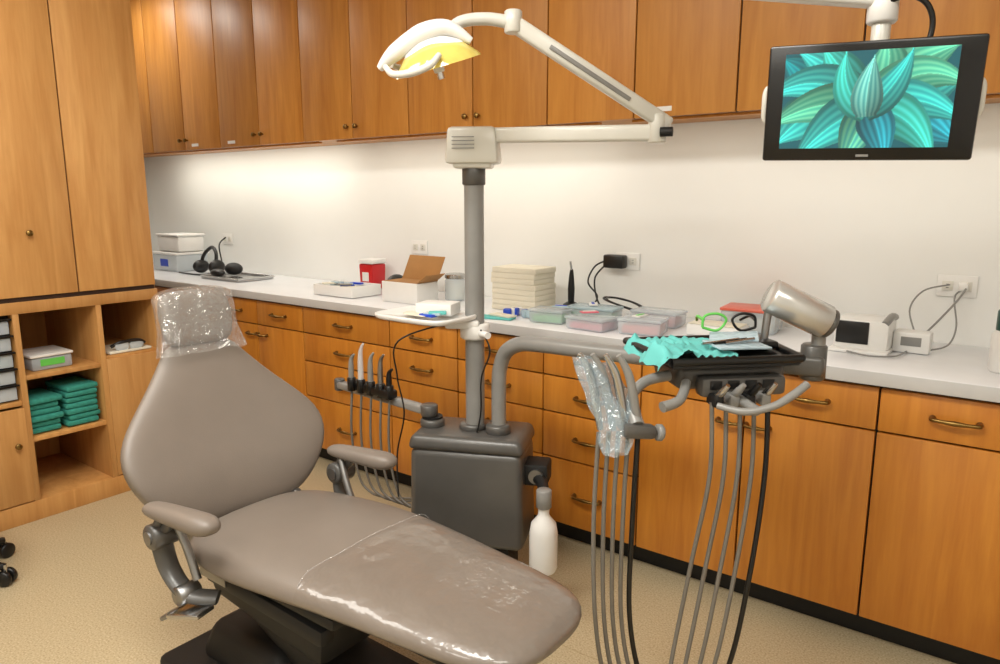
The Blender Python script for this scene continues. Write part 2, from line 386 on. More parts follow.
for i in range(NR-1):
    for k2 in range(NB): bmb.faces.new((V[i][k2],V[i][(k2+1)%NB],V[i+1][(k2+1)%NB],V[i+1][k2]))
bmb.faces.new(V[-1])
put(g,'headrest_plastic_cover',bmb,CLEAR,angle=45)
cyl(g,'headrest_post',bm_@(base+up*.45-nn*.05),bm_@(base+up*.6-nn*.03),.02,STEELD)
for nm,y,s in (('near',-.30,-1),('far',.28,1)):
    ax=-.045 if s<0 else -.01
    rings=[]
    for t,hw,th in [(-.115,.012,.008),(-.11,.024,.015),(-.08,.031,.021),(0,.033,.024),(.07,.037,.027),(.11,.037,.027),(.135,.026,.018),(.143,.01,.006)]:
        rings.append([Vector((ax+t,y+u+t*.12,.622+v)) for u,v in superring(hw,th,24,2.3)])
    loft(g,'armrest_pad_'+nm,rings,TAUPE)
    sweep(g,'armrest_bracket_'+nm,[(ax-.07,y,.60),(ax-.09,y,.54),(ax-.07,y*.98,.45),(ax+.0,y*.95,.40),(ax+.06,y*.8,.39)],[.022,.03,.028,.026,.024],GREY,14,flat=(1,.55))
    cyl(g,'armrest_hub_'+nm,(ax-.085,y-.035,.55),(ax-.085,y+.035,.55),.034,GREY,bev=.004)
    cyl(g,'armrest_hub_cap_'+nm,(ax-.085,y-.04,.55),(ax-.085,y+.04,.55),.018,STEELD)
    cyl(g,'armrest_hub_low_'+nm,(ax-.01,y*.95-.03,.40),(ax-.01,y*.95+.03,.40),.026,STEELD,bev=.003)
    sweep(g,'arm_link_'+nm,[(ax-.06,y-s*.02,.6),(ax-.02,y-s*.03,.52),(ax+.02,y*.9,.44)],.011,STEELD,10)
    cyl(g,'arm_stem_'+nm,(ax-.03,y,.6),(ax-.085,y,.55),.014,GREY)
box(g,'seat_pan',(.12,0,.428),(.58,.38,.035),BLACKM,.012)
box(g,'leg_pan',(.58,.01,.44),(.46,.32,.02),BLACKM,.008)
box(g,'lift_housing',(.05,0,.33),(.50,.28,.15),BLACKM,.03,rot=(0,6,0))
box(g,'lift_arm',(.06,0,.2),(.55,.18,.1),BLACKM,.03,rot=(0,22,0))
box(g,'side_cover',(.12,-.17,.385),(.5,.05,.05),BLACKM,.016,rot=(0,2,0))
box(g,'side_trim',(-.08,-.196,.40),(.12,.006,.03),STEELD,.002)
box(g,'base_plate',(.05,0,.03),(.85,.46,.055),BLACKM,.025)
box(g,'base_cover',(-.08,0,.11),(.40,.30,.12),BLACKM,.03,taper=.8)
box(g,'release_lever',(-.02,-.30,.365),(.11,.06,.014),STEEL,.004,rot=(0,-12,15))
box(g,'release_lever_tip',(-.08,-.315,.348),(.05,.05,.012),STEELD,.004,rot=(0,-30,15))
box(g,'back_hinge_near',(-.19,-.16,.44),(.10,.03,.12),STEELD,.01,rot=(0,-20,0))
box(g,'back_hinge_far',(-.19,.16,.44),(.10,.03,.12),STEELD,.01,rot=(0,-20,0))

# ---------------------------------------------------------------- delivery unit (one appliance)
TOP=G('dental_delivery_unit',(0,0,0))
g=G('junction_box',(-1.58,1.95,0),rz=24,parent=TOP)
box(g,'plinth',(0,.01,.1),(.30,.18,.2),BLACKM,.01)
box(g,'housing',(0,0,.37),(.42,.26,.36),GREY,.028,seg=4,taper=.96)
box(g,'top_cover',(0,0,.57),(.425,.265,.055),GREY,.022,seg=4,taper=.93)
cyl(g,'left_turret',(-.155,.0,.59),(-.155,.0,.625),.045,GREY,bev=.008)
cyl(g,'left_turret_cap',(-.155,.0,.625),(-.155,.0,.632),.038,BLACKM)
cyl(g,'pole_collar',(0,0,.59),(0,0,.62),.05,GREY,bev=.008)
cyl(g,'arm_collar',(.10,-.03,.59),(.10,-.03,.63),.045,GREY,bev=.008)
box(g,'side_outlet',(.235,-.02,.46),(.10,.10,.08),BLACKM,.01)
cyl(g,'side_outlet_dial',(.245,-.07,.46),(.245,-.082,.46),.026,STEELD)
sweep(g,'bottle_arm',[(.22,-.03,.45),(.27,-.10,.45),(.293,-.19,.44)],.02,BLACKM,12)
cyl(g,'bottle_mount',(.293,-.19,.40),(.293,-.19,.465),.026,GREYL,bev=.004)
lathe(g,'water_bottle',[(.02,.17),(.042,.175),(.048,.19),(.048,.31),(.042,.345),(.022,.37),(.018,.38),(.02,.41)],(.293,-.19,0),WHITE)

Dg=G('delivery_arm',(0,0,0),parent=TOP)
sweep(Dg,'main_arm',[(-1.475,1.965,.62),(-1.475,1.965,.78),(-1.468,1.965,.84),(-1.44,1.96,.895),(-1.38,1.95,.93),(-1.30,1.94,.942),(-1.1,1.925,.95),(-.9,1.93,.955),(-.55,1.955,.97)],.026,GREYL,20)
beam(Dg,'second_arm',(-.62,1.95,.985),(-.42,1.985,.985),.07,.055,GREY)
cyl(Dg,'arm_joint',(-.45,1.985,.945),(-.45,1.985,1.04),.033,GREY,bev=.005)
cyl(Dg,'spring_cylinder',(-.55,1.90,1.172),(-.425,1.985,1.10),.045,SILV,bev=.006,seg=32)
cyl(Dg,'spring_cylinder_cap',(-.427,1.984,1.101),(-.415,1.992,1.094),.04,GREY,bev=.004)
cyl(Dg,'cylinder_bracket',(-.44,1.985,1.03),(-.44,1.975,1.10),.018,GREYL)
cyl(Dg,'cylinder_rod',(-.55,1.90,1.13),(-.555,1.89,1.03),.010,STEELD)
H=G('instrument_head',(-.65,1.772,0),rz=45,parent=TOP)
box(H,'console_body',(.03,.02,.980),(.29,.18,.065),GREY,.022,seg=4)
box(H,'console_front',(.04,-.09,.965),(.22,.05,.05),GREY,.012)
for i in range(4): box(H,'console_slot_%d'%i,(-.035+i*.045,-.116,.972),(.03,.003,.022),BLACK,.001)
prism(H,'tray_base',[(-.155,-.14),(.175,-.14),(.20,.13),(-.18,.13)],Matrix.Translation((0,.01,1.018)),.014,BLACK,.004)
for nm,a,c in (('tray_rim_f',(-.155,-.13),(.175,-.13)),('tray_rim_b',(-.18,.14),(.20,.14)),('tray_rim_l',(-.155,-.13),(-.18,.14)),('tray_rim_r',(.175,-.13),(.20,.14))):
    cyl(H,nm,(*a,1.036),(*c,1.036),.010,BLACK,seg=10)
sweep(H,'right_handle',[(-.05,-.16,.935),(.0,-.20,.930),(.06,-.215,.945),(.11,-.21,.968),(.15,-.20,.99)],[.008,.009,.009,.010,.010],GREYL,14)
cyl(H,'right_handle_clamp',(.02,-.12,.94),(.03,-.20,.93),.012,GREYL)
sweep(H,'front_handle',[(-.10,-.09,.975),(-.14,-.15,.95),(-.19,-.17,.94)],[.012,.012,.013],GREYL,14)
sweep(H,'left_handle',[(-.13,-.05,.985),(-.20,-.07,.975),(-.25,-.12,.945),(-.25,-.17,.90)],[.014,.013,.012,.016],GREYL,14)
box(H,'left_handle_grip',(-.245,-.17,.885),(.085,.035,.035),GREY,.012,rot=(0,8,10))
cyl(H,'grip_end',(-.20,-.165,.878),(-.185,-.163,.876),.02,GREYL,bev=.003)
for i in range(4):
    x=-.04+i*.04
    box(H,'holder_%d'%i,(x,-.125,.940),(.026,.05,.03),GREYL if i%2 else BLACKM,.006)
    sweep(H,'holster_tip_%d'%i,[(x,-.13,.945),(x+.005,-.15,.965),(x+.012,-.165,.985)],[.009,.010,.006],[STEEL,GREYL,BLACK,STEEL][i],10)
for i in range(4):
    x=-.335+i*.028; y=-.13-.01*i
    sweep(H,'handpiece_%d'%i,[(x+.01,y,.88),(x-.005,y,.96),(x-.02,y,1.02),(x-.045,y-.0,1.065)],[.008,.011,.010,.006],[STEEL,GREYL,STEEL,GREYL][i],12)
def crumple(gg,name,pts,wd,mat,n=30,amp=.010):
    P=[Vector(p) for p in pts]; rings=[]
    for i in range(n+1):
        t=i/n*(len(P)-1); k=min(int(t),len(P)-2); p=P[k].lerp(P[k+1],t-k)
        w=wd*(.85+.25*math.sin(math.pi*i/n))
        rg=[]
        for j in range(32):
            a=2*math.pi*j/32; q=p+Vector((math.cos(a)*w,math.sin(a)*w*.35,0))
            rg.append(q+Vector((noise.noise(q*18),noise.noise(q*22+Vector((9,0,0))),noise.noise(q*16+Vector((0,7,0)))*.6))*amp+Vector((0,.004*math.sin(a*5+i*.25),0)))
        rings.append(rg)
    bm=bmesh.new(); V=[[bm.verts.new(p) for p in r] for r in rings]
    for i in range(n):
        for j in range(32): bm.faces.new((V[i][j],V[i][(j+1)%32],V[i+1][(j+1)%32],V[i+1][j]))
    return put(gg,name,bm,mat,angle=45)
crumple(H,'sleeve_a',[(-.375,-.14,1.06),(-.34,-.15,.98),(-.295,-.165,.88),(-.30,-.17,.83)],.036,BLUEF)
crumple(H,'sleeve_b',[(-.335,-.12,1.04),(-.285,-.13,.96),(-.25,-.15,.88)],.036,BLUEF)
cols=[HOSE,HOSE,HOSE,HOSE,BLACK]
for i in range(5):
    xl=-.335+i*.024; xr=-.05+i*.036; yl=-.15
    zb=.10+.03*((i*2)%5)/4; q=(i-2)*.008
    sweep(H,'hose_%d'%i,[(xl,yl,.88),(xl-.008,yl-.005,.65),(xl+.0,yl+q,.4),(xl+.035,yl+q,.22),(xl+.10,-.15+q,zb),(xr-.105,-.15+q,zb+.02),(xr-.07,-.15-q,.27),(xr-.03,-.145-q,.52),(xr+.0,-.14,.75),(xr,-.13,.935)],.0055 if i<4 else .0065,cols[i],12)
g=G('tray_cloth_and_instruments',(0,0,1.038),parent=H)
bmc=bmesh.new(); NX,NY=40,24; vv=[[bmc.verts.new((-.19+.20*i/NX+.01*math.sin(j*.5),-.13+.24*j/NY,(.006+.016*abs(noise.noise(Vector((i*.25,j*.3,1))))+.03*max(0,noise.noise(Vector((i*.10,j*.14,4)))))-(.03*max(0,(6-i)/6)**1.5))) for j in range(NY+1)] for i in range(NX+1)]
for i in range(NX):
    for j in range(NY): bmc.faces.new((vv[i][j],vv[i+1][j],vv[i+1][j+1],vv[i][j+1]))
put(g,'teal_cloth',bmc,TEALC)
box(g,'pouch',(.04,-.06,.022),(.15,.08,.006),POUCH,.002,rot=(4,3,10)); box(g,'pouch_b',(.06,.0,.03),(.12,.07,.006),POUCH,.002,rot=(8,-4,-25))
box(g,'black_dish',(.12,.04,.01),(.10,.14,.02),BLACK,.006)
for i in range(3): cyl(g,'mirror_handle_%d'%i,(-.06+i*.03,-.08,.03),(.05+i*.02,-.05,.034),.0035,[STEEL,BLACK,STEEL][i],seg=8)
gg=G('protective_glasses',(.07,.05,.045),rz=-8,parent=g)
for nm,sg,mt in (('l',-1,GREEN),('r',1,BLACK)):
    sweep(gg,'rim_'+nm,[(sg*.07,0,0),(sg*.065,0,.03),(sg*.03,0,.036),(sg*.008,0,.02),(sg*.03,0,-.008),(sg*.07,0,0)],.0035,mt,8)
    sweep(gg,'temple_'+nm,[(sg*.068,0,.02),(sg*.07,.05,.022),(sg*.06,.09,.005)],.004,mt,8)
# assistant arm
g=G('assistant_arm',(-1.73,1.88,0),parent=TOP)
beam(g,'bar',(.0,.0,.65),(-.56,.06,.65),.04,.03,GREYL)
cyl(g,'pivot',(0,0,.633),(0,0,.675),.032,GREY,bev=.004)
cyl(g,'end_knob',(-.56,.06,.625),(-.56,.06,.675),.022,GREY,bev=.004)
box(g,'holder_block',(-.30,-.0,.685),(.26,.05,.035),BLACK,.01,rot=(0,0,-6))
for i,(dx,h,mt) in enumerate(((-.40,.10,GREYL),(-.345,.15,CLEARB),(-.29,.12,GREYL),(-.235,.12,STEELD),(-.19,.07,BLACK))):
    x=dx; y=-.015
    cyl(g,'socket_%d'%i,(x,y,.665),(x,y,.72),.017,BLACK,bev=.003)
    sweep(g,'syringe_%d'%i,[(x,y,.715),(x,y,.715+h*.5),(x+.004,y,.715+h*.8),(x+.02,y,.715+h)],[.012,.011,.008,.004],mt,12)
    sweep(g,'hose_%d'%i,[(x,y,.665),(x+.0,y-.01,.5),(x+.02,y-.01,.36),(x+.06,y,.27),(x+.17,y+.02,.25),(.1,.0,.34)],.0048,HOSE,10)
# white side tray on pole
g=G('pole_tray',(-1.57,1.95,0),parent=TOP)
rings=[]
for z,k in ((1.0,.93),(1.003,.98),(1.012,1.0),(1.018,1.0),(1.020,.97),(1.012,.94)):
    rings.append([Vector((-.14+u*k,-.10+v*k,z)) for u,v in superring(.17,.12,40,5)])
loft(g,'tray',rings,WHITE,sub=0)
cyl(g,'clamp',(0,0,.93),(0,0,.985),.052,WHITE,bev=.006)
box(g,'clamp_arm',(-.03,-.03,.985),(.12,.09,.03),WHITE,.01,rot=(0,0,35))
cyl(g,'clamp_screw',(.04,-.02,.955),(.09,-.04,.955),.012,WHITE)
sweep(g,'black_cable',[(-.02,-.09,1.0),(-.18,-.2,.93),(-.2,-.19,.8),(-.19,-.17,.66),(-.23,-.17,.5),(-.2,-.2,.35)],.003,BLACK,8)
sweep(g,'black_cable_pole',[(.05,-.03,.97),(.09,-.03,.9),(.06,-.04,.8),(.05,-.03,.68),(.04,-.04,.6)],.003,BLACK,8)
g=G('bibs_box',(-1.66,1.86,1.021),parent=TOP); box(g,'carton',(0,0,.02),(.13,.10,.04),WHITE,.003,rot=(0,0,20)); sweep(g,'cloth',[(-.09,-.04,.004),(-.05,-.08,.006),(.03,-.09,.005)],[.02,.03,.015],PAPER,8,flat=(1,.15))
for i in range(3): box(g,'blue_pack_%d'%i,(.03+i*.012,-.085+.01*i,.008+i*.004),(.06,.03,.01),[BLUE,POUCH,TEALC][i],.003,rot=(0,0,20*i))

# ---------------------------------------------------------------- operating light (on the unit's pole)
g=G('dental_operating_light',(-1.57,1.95,0),parent=TOP)
cyl(g,'pole',(0,0,.6),(0,0,1.52),.034,GREYL,seg=28); 
cyl(g,'pole_ring',(0,0,1.46),(0,0,1.53),.04,GREY,bev=.004)
box(g,'swivel_block',(0,0,1.59),(.18,.13,.12),OFFW,.014,rot=(0,0,30),taper=.9)
box(g,'swivel_skirt',(0,0,1.53),(.13,.10,.03),OFFW,.01,rot=(0,0,30))
for i in range(4): box(g,'block_print_%d'%i,(.012-.0,-.071+.0,1.615-i*.012),(.075,.002,.003),GREYL,0,rot=(-4,0,30))
el=Vector((.60,.14,1.612)); 
beam(g,'lower_arm',(.05,.01,1.622),el,.045,.05,OFFW)
cyl(g,'elbow_pin',el+Vector((0,0,-.03)),el+Vector((0,0,.055)),.028,OFFW,bev=.004)
cyl(g,'elbow_cap',el+Vector((.02,-.02,.0)),el+Vector((.055,-.01,.0)),.014,BLACKM)
e2=el+Vector((0,0,.04)); tp=Vector((.275,-.155,1.915))
beam(g,'upper_arm',e2+Vector((.03,.02,-.02)),tp,.036,.046,OFFW)
beam(g,'upper_arm_slot',e2*.8+tp*.2+Vector((.012,-.020,0)),e2*.25+tp*.75+Vector((.012,-.020,0)),.006,.012,GREYL)
cyl(g,'top_joint',tp+Vector((-.0,0,-.028)),tp+Vector((-.0,0,.035)),.026,OFFW,bev=.004)
sweep(g,'yoke',[tp,tp+Vector((-.06,-.045,.012)),tp+Vector((-.12,-.10,-.0)),tp+Vector((-.145,-.14,-.05))],[.019,.018,.017,.017],OFFW,14)
hc=tp+Vector((-.15,-.165,-.115))
R=(14,-14,28)
S=.93
Rm=rotm(R)
def L(p): return hc+(Rm@(Vector(p)*S))
lathe(g,'reflector',[(.0,.055),(.04,.05),(.08,.03),(.105,.0),(.112,-.012),(.105,-.012),(.07,.02),(.0,.04)],hc,YELL,rot=R,scl=(1.25*S,.9*S,1.1*S),closed=True,seg=36)
lathe(g,'reflector_shell',[(.0,.075),(.05,.068),(.09,.045),(.108,.016),(.104,.012),(.08,.036),(.0,.06)],hc,WHITE,rot=R,scl=(1.0*S,.5*S,1*S),closed=True,seg=36)
sweep(g,'housing_bridge',[L((.12,0,.03)),L((.06,0,.085)),L((-.02,0,.09)),L((-.12,0,.06)),L((-.18,0,.03))],[.010,.022,.028,.024,.010],WHITE,14)
for s in (-1,1):
    sweep(g,'grip_%d'%s,[L((.03,s*.09,.02)),L((.0,s*.125,.0)),L((-.06,s*.125,-.005)),L((-.12,s*.095,.005)),L((-.15,s*.04,.03))],[.008,.010,.011,.010,.008],OFFW,12)
cyl(g,'bulb_holder',L((0,0,.05)),L((0,0,-.03)),.016,WHITE,bev=.003)
cyl(g,'bulb',L((0,0,-.03)),L((0,0,-.05)),.011,CHROME)

# ---------------------------------------------------------------- monitor
SCR=M('monitor_black',(6,6,7),.25)
g=G('wall_monitor',(-.34,1.80,1.626)); g.e.rotation_mode='XYZ'
g.e.rotation_euler=(Matrix.Rotation(math.radians(12),4,'Z')@Matrix.Rotation(math.radians(1.0),4,'Y')@Matrix.Rotation(math.radians(6),4,'X')).to_euler('XYZ')
Wd,Hd=.418,.25
box(g,'bezel',(0,.0,0),(Wd,.03,Hd),SCR,.006)
box(g,'back_housing',(0,.03,0),(.30,.04,.18),BLACKM,.015)
SW,SH=.335,.203; NXs,NYs=260,156
X,Y=np.meshgrid(np.linspace(-1.66,1.66,NXs),np.linspace(-1,1,NYs),indexing='ij')
C=np.zeros((NXs,NYs,3)); C[...]=np.array([.0,.10,.12])
def leaf(p0,p1,p2,w,base,hi,fr=19,gain=1.25):
    global C
    w=w*1.55
    T=np.linspace(0,1,70); q=[(1-t)**2*np.array(p0)+2*t*(1-t)*np.array(p1)+t*t*np.array(p2) for t in T]; q=np.array(q)
    tg=np.gradient(q,axis=0); tg/=np.linalg.norm(tg,axis=1)[:,None]+1e-9
    d=(X[...,None]-q[:,0])**2+(Y[...,None]-q[:,1])**2; k=d.argmin(-1)
    dx=X-q[k,0]; dy=Y-q[k,1]; sd=dx*-tg[k,1]+dy*tg[k,0]; al=dx*tg[k,0]+dy*tg[k,1]
    t=T[k]; ww=w*np.sin(np.pi*np.clip(t*.82+.16,0,1)**.8)+.004
    v=sd/ww; m=(np.abs(v)<1)&(np.abs(al)<.05)
    s=.5+.5*np.cos(v*fr); s=.25+.75*s; sh=(.30+.70*(1-np.abs(v)**2.5))*(.32+.68*t)*(.78+.22*np.sign(v))
    col=(np.array(base)[None,None]*(1-s[...,None])+np.array(hi)[None,None]*s[...,None])*sh[...,None]*gain
    C=np.where(m[...,None],col,C)
tl=(.0,.42,.42); cy=(.08,.9,.76); gr=(.02,.5,.32); lg=(.22,.85,.5); dk=(.0,.2,.26); bl=(.03,.6,.72)
LV=[((-1.0,.3),(-1.3,.7),(-1.7,.9),.25,dk,tl),((-.5,.5),(-.9,.9),(-1.4,1.05),.24,tl,cy),((.6,.5),(1.0,.8),(1.6,1.0),.3,gr,lg),((.9,.1),(1.3,.3),(1.8,.4),.28,tl,cy),
 ((-1.0,-.2),(-1.4,-.4),(-1.75,-.9),.3,tl,cy),((.9,-.3),(1.3,-.5),(1.8,-.9),.32,dk,bl),((.3,.1),(.5,.9),(.25,1.2),.25,gr,lg),((-.1,.1),(-.6,.8),(-.9,1.1),.24,gr,cy),
 ((.1,-.2),(.9,.9),(1.9,.2),.28,gr,lg),((.1,-.2),(-.9,.8),(-2.0,.1),.28,tl,cy),((.1,-.2),(-.8,.2),(-1.9,-.5),.28,gr,lg),((.1,-.2),(.9,.25),(1.9,-.5),.28,tl,cy),
 ((.05,-.2),(-.6,-.3),(-1.3,-1.25),.30,tl,cy),((.1,-.2),(.9,-.2),(1.4,-1.25),.30,gr,cy),((.05,-.2),(-.1,-.7),(-.35,-1.35),.24,tl,lg),((.1,-.2),(.35,-.6),(.5,-1.35),.24,dk,bl),
 ((.05,-.25),(-.5,.2),(-.45,.95),.22,gr,cy),((.05,-.25),(.6,.2),(.8,.95),.2,tl,cy),((.05,-.3),(.0,.2),(.1,.85),.2,tl,(.35,1,.8))]
for l in LV: leaf(*l)
C=np.clip(C,0,1)
xs_=np.linspace(-SW/2,SW/2,NXs); zs_=np.linspace(-SH/2,SH/2,NYs)
verts=[(x-.006,-.0165,z+.004) for x in xs_ for z in zs_]
faces=[(i*NYs+j,(i+1)*NYs+j,(i+1)*NYs+j+1,i*NYs+j+1) for i in range(NXs-1) for j in range(NYs-1)]
me=bpy.data.meshes.new('screen'); me.from_pydata(verts,[],faces)
ca=me.color_attributes.new('leafcol','FLOAT_COLOR','POINT')
buf=np.ones((NXs*NYs,4),dtype=np.float32); buf[:,:3]=C.reshape(-1,3); ca.data.foreach_set('color',buf.ravel())
sm=bpy.data.materials.new('leaf_wallpaper_screen'); sm.use_nodes=True; nt=sm.node_tree; b=nt.nodes['Principled BSDF']
at=nt.nodes.new('ShaderNodeAttribute'); at.attribute_name='leafcol'; b.inputs['Base Color'].default_value=(.01,.01,.01,1); b.inputs['Roughness'].default_value=.45
nt.links.new(at.outputs['Color'],b.inputs['Emission Color']); b.inputs['Emission Strength'].default_value=1.2
me.materials.append(sm); so=bpy.data.objects.new('screen',me); scene.collection.objects.link(so); so.parent=g.e
box(g,'logo',(0,-.016,-.114),(.025,.001,.005),GREYL,0)
for s in (-1,1): sweep(g,'side_grip_%d'%s,[(s*.18,.03,.04),(s*.210,.025,.035),(s*.214,.02,0),(s*.210,.025,-.035),(s*.18,.03,-.04)],.008,OFFW,10)
g=G('monitor_support_arm',(-.34,1.875,0))
cyl(g,'drop_post',(0,0,1.64),(0,0,1.85),.020,OFFW,bev=.004)
box(g,'vesa_head',(0,-.01,1.66),(.10,.03,.10),GREYL,.006,rot=(0,0,10))
cyl(g,'knuckle',(0,0,1.80),(0,0,1.86),.032,WHITE,bev=.005)
beam(g,'arm',(.02,.01,1.85),(-.70,-.31,1.95),.045,.04,WHITE)
cyl(g,'ceiling_column',(-.70,-.31,1.92),(-.70,-.31,ZC),.03,WHITE)
sweep(g,'cable',[(.01,-.02,1.84),(.05,-.02,1.848),(.085,-.01,1.83),(.10,.0,1.79),(.09,.0,1.74),(.05,-.01,1.70)],.006,BLACK,10)

# ---------------------------------------------------------------- outlets
def outlet(loc,nm='wall_outlet'):
    g=G(nm,loc)
    box(g,'plate',(0,-.003,0),(.12,.006,.075),WHITE,.002)
    for s in (-1,1):
        box(g,'socket_%d'%s,(s*.028,-.007,0),(.034,.003,.034),OFFW,.006)
        for t in (-1,1): box(g,'slot_%d_%d'%(s,t),(s*.028,-.009,t*.006),(.008,.001,.002),BLACK,0)
for l in ((-.22,2.958,1.115),(-1.49,2.958,1.136),(-2.77,2.958,1.147),(-4.62,2.958,1.13)): outlet(l)

# ---------------------------------------------------------------- counter things
Z=.911
def ctr(name,x,y,rz=0): return G(name,(x,y,Z),rz=rz)
g=ctr('stacked_plastic_containers',-4.9,2.75)
box(g,'lower_box',(0,0,.06),(.32,.24,.12),CLEARB,.015); box(g,'lower_lid',(0,0,.125),(.335,.255,.015),WHITE,.005)
box(g,'upper_box',(.02,0,.19),(.28,.2,.11),WHITE,.02); box(g,'upper_lid',(.02,0,.25),(.29,.21,.014),WHITE,.005); box(g,'label',(.0,-.121,.06),(.1,.002,.05),BLUE,0)
g=ctr('metal_instrument_tray',-4.08,2.66); box(g,'tray',(0,0,.006),(.40,.26,.01),STEEL,.004)
for nm,a,c in (('rim_a',(-.2,-.13),(.2,-.13)),('rim_b',(-.2,.13),(.2,.13)),('rim_c',(-.2,-.13),(-.2,.13)),('rim_d',(.2,-.13),(.2,.13))): cyl(g,nm,(*a,.016),(*c,.016),.006,STEEL,seg=8)
ell(g,'loupe',(-.08,.03,.055),(.07,.05,.04),BLACKM); ell(g,'loupe_b',(-.12,-.06,.035),(.06,.04,.025),BLACK)
g=ctr('headphones',-4.46,2.72); 
sweep(g,'band',[(-.13,-.0,.04),(-.12,.02,.12),(-.05,.04,.175),(.03,.02,.14),(.05,-.0,.06)],.012,BLACK)
ell(g,'cup_l',(-.13,0,.045),(.03,.06,.045),BLACK); ell(g,'cup_r',(.06,0,.05),(.03,.06,.05),BLACK)
sweep(g,'loupe_cord',[(.12,0,.02),(.08,-.12,.01),(-.05,-.14,.01),(-.2,-.12,.01)],.006,BLACK)
sweep(g,'power_cord',[(-.16,.22,.23),(-.15,.16,.18),(-.1,.14,.06),(-.05,.1,.03)],.005,BLACK)
g=ctr('sharps_container',-3.02,2.83); box(g,'bin',(0,0,.07),(.10,.10,.14),RED,.008,taper=1.08); box(g,'lid',(0,0,.155),(.115,.115,.025),WHITE,.006); box(g,'label',(0,-.054,.07),(.05,.002,.05),WHITE,0)
g=ctr('white_supply_tray',-2.93,2.56); box(g,'base',(0,0,.008),(.30,.2,.012),WHITE,.003)
for nm,c,s in (('wall_f',(0,-.1,.03),(.3,.006,.055)),('wall_b',(0,.1,.03),(.3,.006,.055)),('wall_l',(-.15,0,.03),(.006,.2,.055)),('wall_r',(.15,0,.03),(.006,.2,.055))): box(g,nm,c,s,WHITE,.002)
for i in range(12): box(g,'packet_%d'%i,(random.uniform(-.11,.11),random.uniform(-.07,.07),.04+.002*i),(.07,.03,.01),[BLUE,PAPER,GREYL,POUCH][i%4],.002,rot=(0,0,random.uniform(0,90)))
g=ctr('open_cardboard_box',-2.49,2.58)
box(g,'body',(0,0,.05),(.24,.15,.10),WHITE,.002); box(g,'rim_inset',(0,0,.101),(.225,.135,.002),CARD,0)  # cardboard-brown sheet set into the top face
box(g,'flap_back',(.0,.10,.155),(.24,.004,.14),CARD,.001,rot=(-28,0,0)); box(g,'flap_right',(.14,0,.12),(.08,.14,.004),CARD,.001,rot=(0,-35,0))
g=ctr('black_glove_item',-2.78,2.78); ell(g,'shell',(0,0,.05),(.05,.06,.05),BLACK); ell(g,'palm',(.02,-.02,.03),(.055,.05,.03),BLACKM)  # rounded black shape for a glove-like item
g=ctr('cotton_roll_jar',-2.33,2.74); lathe(g,'jar',[(.045,0),(.052,.005),(.052,.10),(.046,.11),(.04,.115)],(0,0,0),CLEARB); lathe(g,'filling',[(.04,.006),(.046,.01),(.046,.09),(.03,.095)],(0,0,0),PAPER); lathe(g,'lid',[(.048,.11),(.052,.113),(.052,.13),(.045,.135)],(0,0,0),STEEL)
g=ctr('stack_of_paper_cartons',-1.90,2.72)
for i in range(8): box(g,'carton_%d'%i,(random.uniform(-.004,.004),0,.012+i*.0245),(.24,.17,.0235),PAPER,.001)
g=ctr('curing_light',-1.69,2.80)
lathe(g,'base',[(.035,0),(.04,.005),(.036,.03),(.02,.04)],(0,0,0),BLACK); sweep(g,'wand',[(0,0,.03),(0,0,.10),(0,0,.16),(.003,-.004,.19)],[.014,.016,.011,.006],BLACK,14); cyl(g,'tip',(.003,-.004,.185),(.005,-.02,.225),.005,STEEL)
g=G('power_adapter',(-1.535,2.92,1.135)); box(g,'brick',(0,0,0),(.10,.05,.06),BLACK,.008); 
sweep(g,'cord',[(-.05,0,-.02),(-.09,-.02,-.08),(-.06,-.05,-.17),(.0,-.08,-.212),(.08,-.1,-.212)],.004,BLACK,8)
sweep(g,'cord_b',[(-.05,0,.0),(-.10,-.01,-.03),(-.12,-.03,-.10),(-.07,-.03,-.16),(-.09,-.04,-.212)],.004,BLACK,8)
g=G('black_cable_coil',(-1.42,2.80,.918)); 
sweep(g,'coil',[(.09*math.cos(a*.7)*(1+.1*math.sin(a)),.06*math.sin(a*.7),.008+.06*abs(math.sin(a*.35))) for a in range(22)],.0045,BLACK,8)
def tub(name,x,y,w,d,hh,lid,rz=0,body=CLEARB,cont=None):
    g=ctr(name,x,y,rz); box(g,'tub',(0,0,hh/2),(w,d,hh),body,.008,taper=1.04); box(g,'lid',(0,0,hh+.006),(w*1.06,d*1.08,.012),lid,.004)
    box(g,'contents',(0,0,hh*.4),(w*.85,d*.85,hh*.6),cont or lid,.004); return g
tub('small_parts_box',-1.60,2.49,.15,.10,.045,CLEARB,6,cont=GREEN); tub('small_parts_box',-1.38,2.45,.17,.12,.04,CLEARB,-5,cont=PINK)
tub('small_parts_box',-1.47,2.63,.20,.11,.05,POUCH,4,cont=GREEN); tub('small_parts_box',-1.18,2.49,.16,.13,.05,CLEARB,10,cont=REDC); tub('small_parts_box',-1.21,2.69,.19,.11,.05,CLEARB,0,cont=REDC)
tub('food_storage_container',-.87,2.80,.20,.15,.08,REDC,5,cont=PAPER)
for i,(x,y,m) in enumerate(((-1.55,2.49,POUCH),(-1.40,2.46,PINK),(-1.2,2.50,WHITE),(-1.48,2.63,WHITE))):
    g=G('sterilized_packet',(x,y,Z+(.066 if i in(0,3) else .061)),rz=i*37+12); box(g,'pouch',(0,0,.003),(.07,.035,.006),m,.002); box(g,'strip',(.0,0,.007),(.05,.012,.003),[BLUE,WHITE,GREEN,BLUE][i],.001)
g=ctr('white_supply_box',-.94,2.62); box(g,'carton',(0,0,.02),(.20,.11,.04),WHITE,.003); box(g,'flap',(.0,.0,.043),(.19,.10,.004),PAPER,.001)
g=ctr('blue_bite_blocks',-1.775,2.53); 
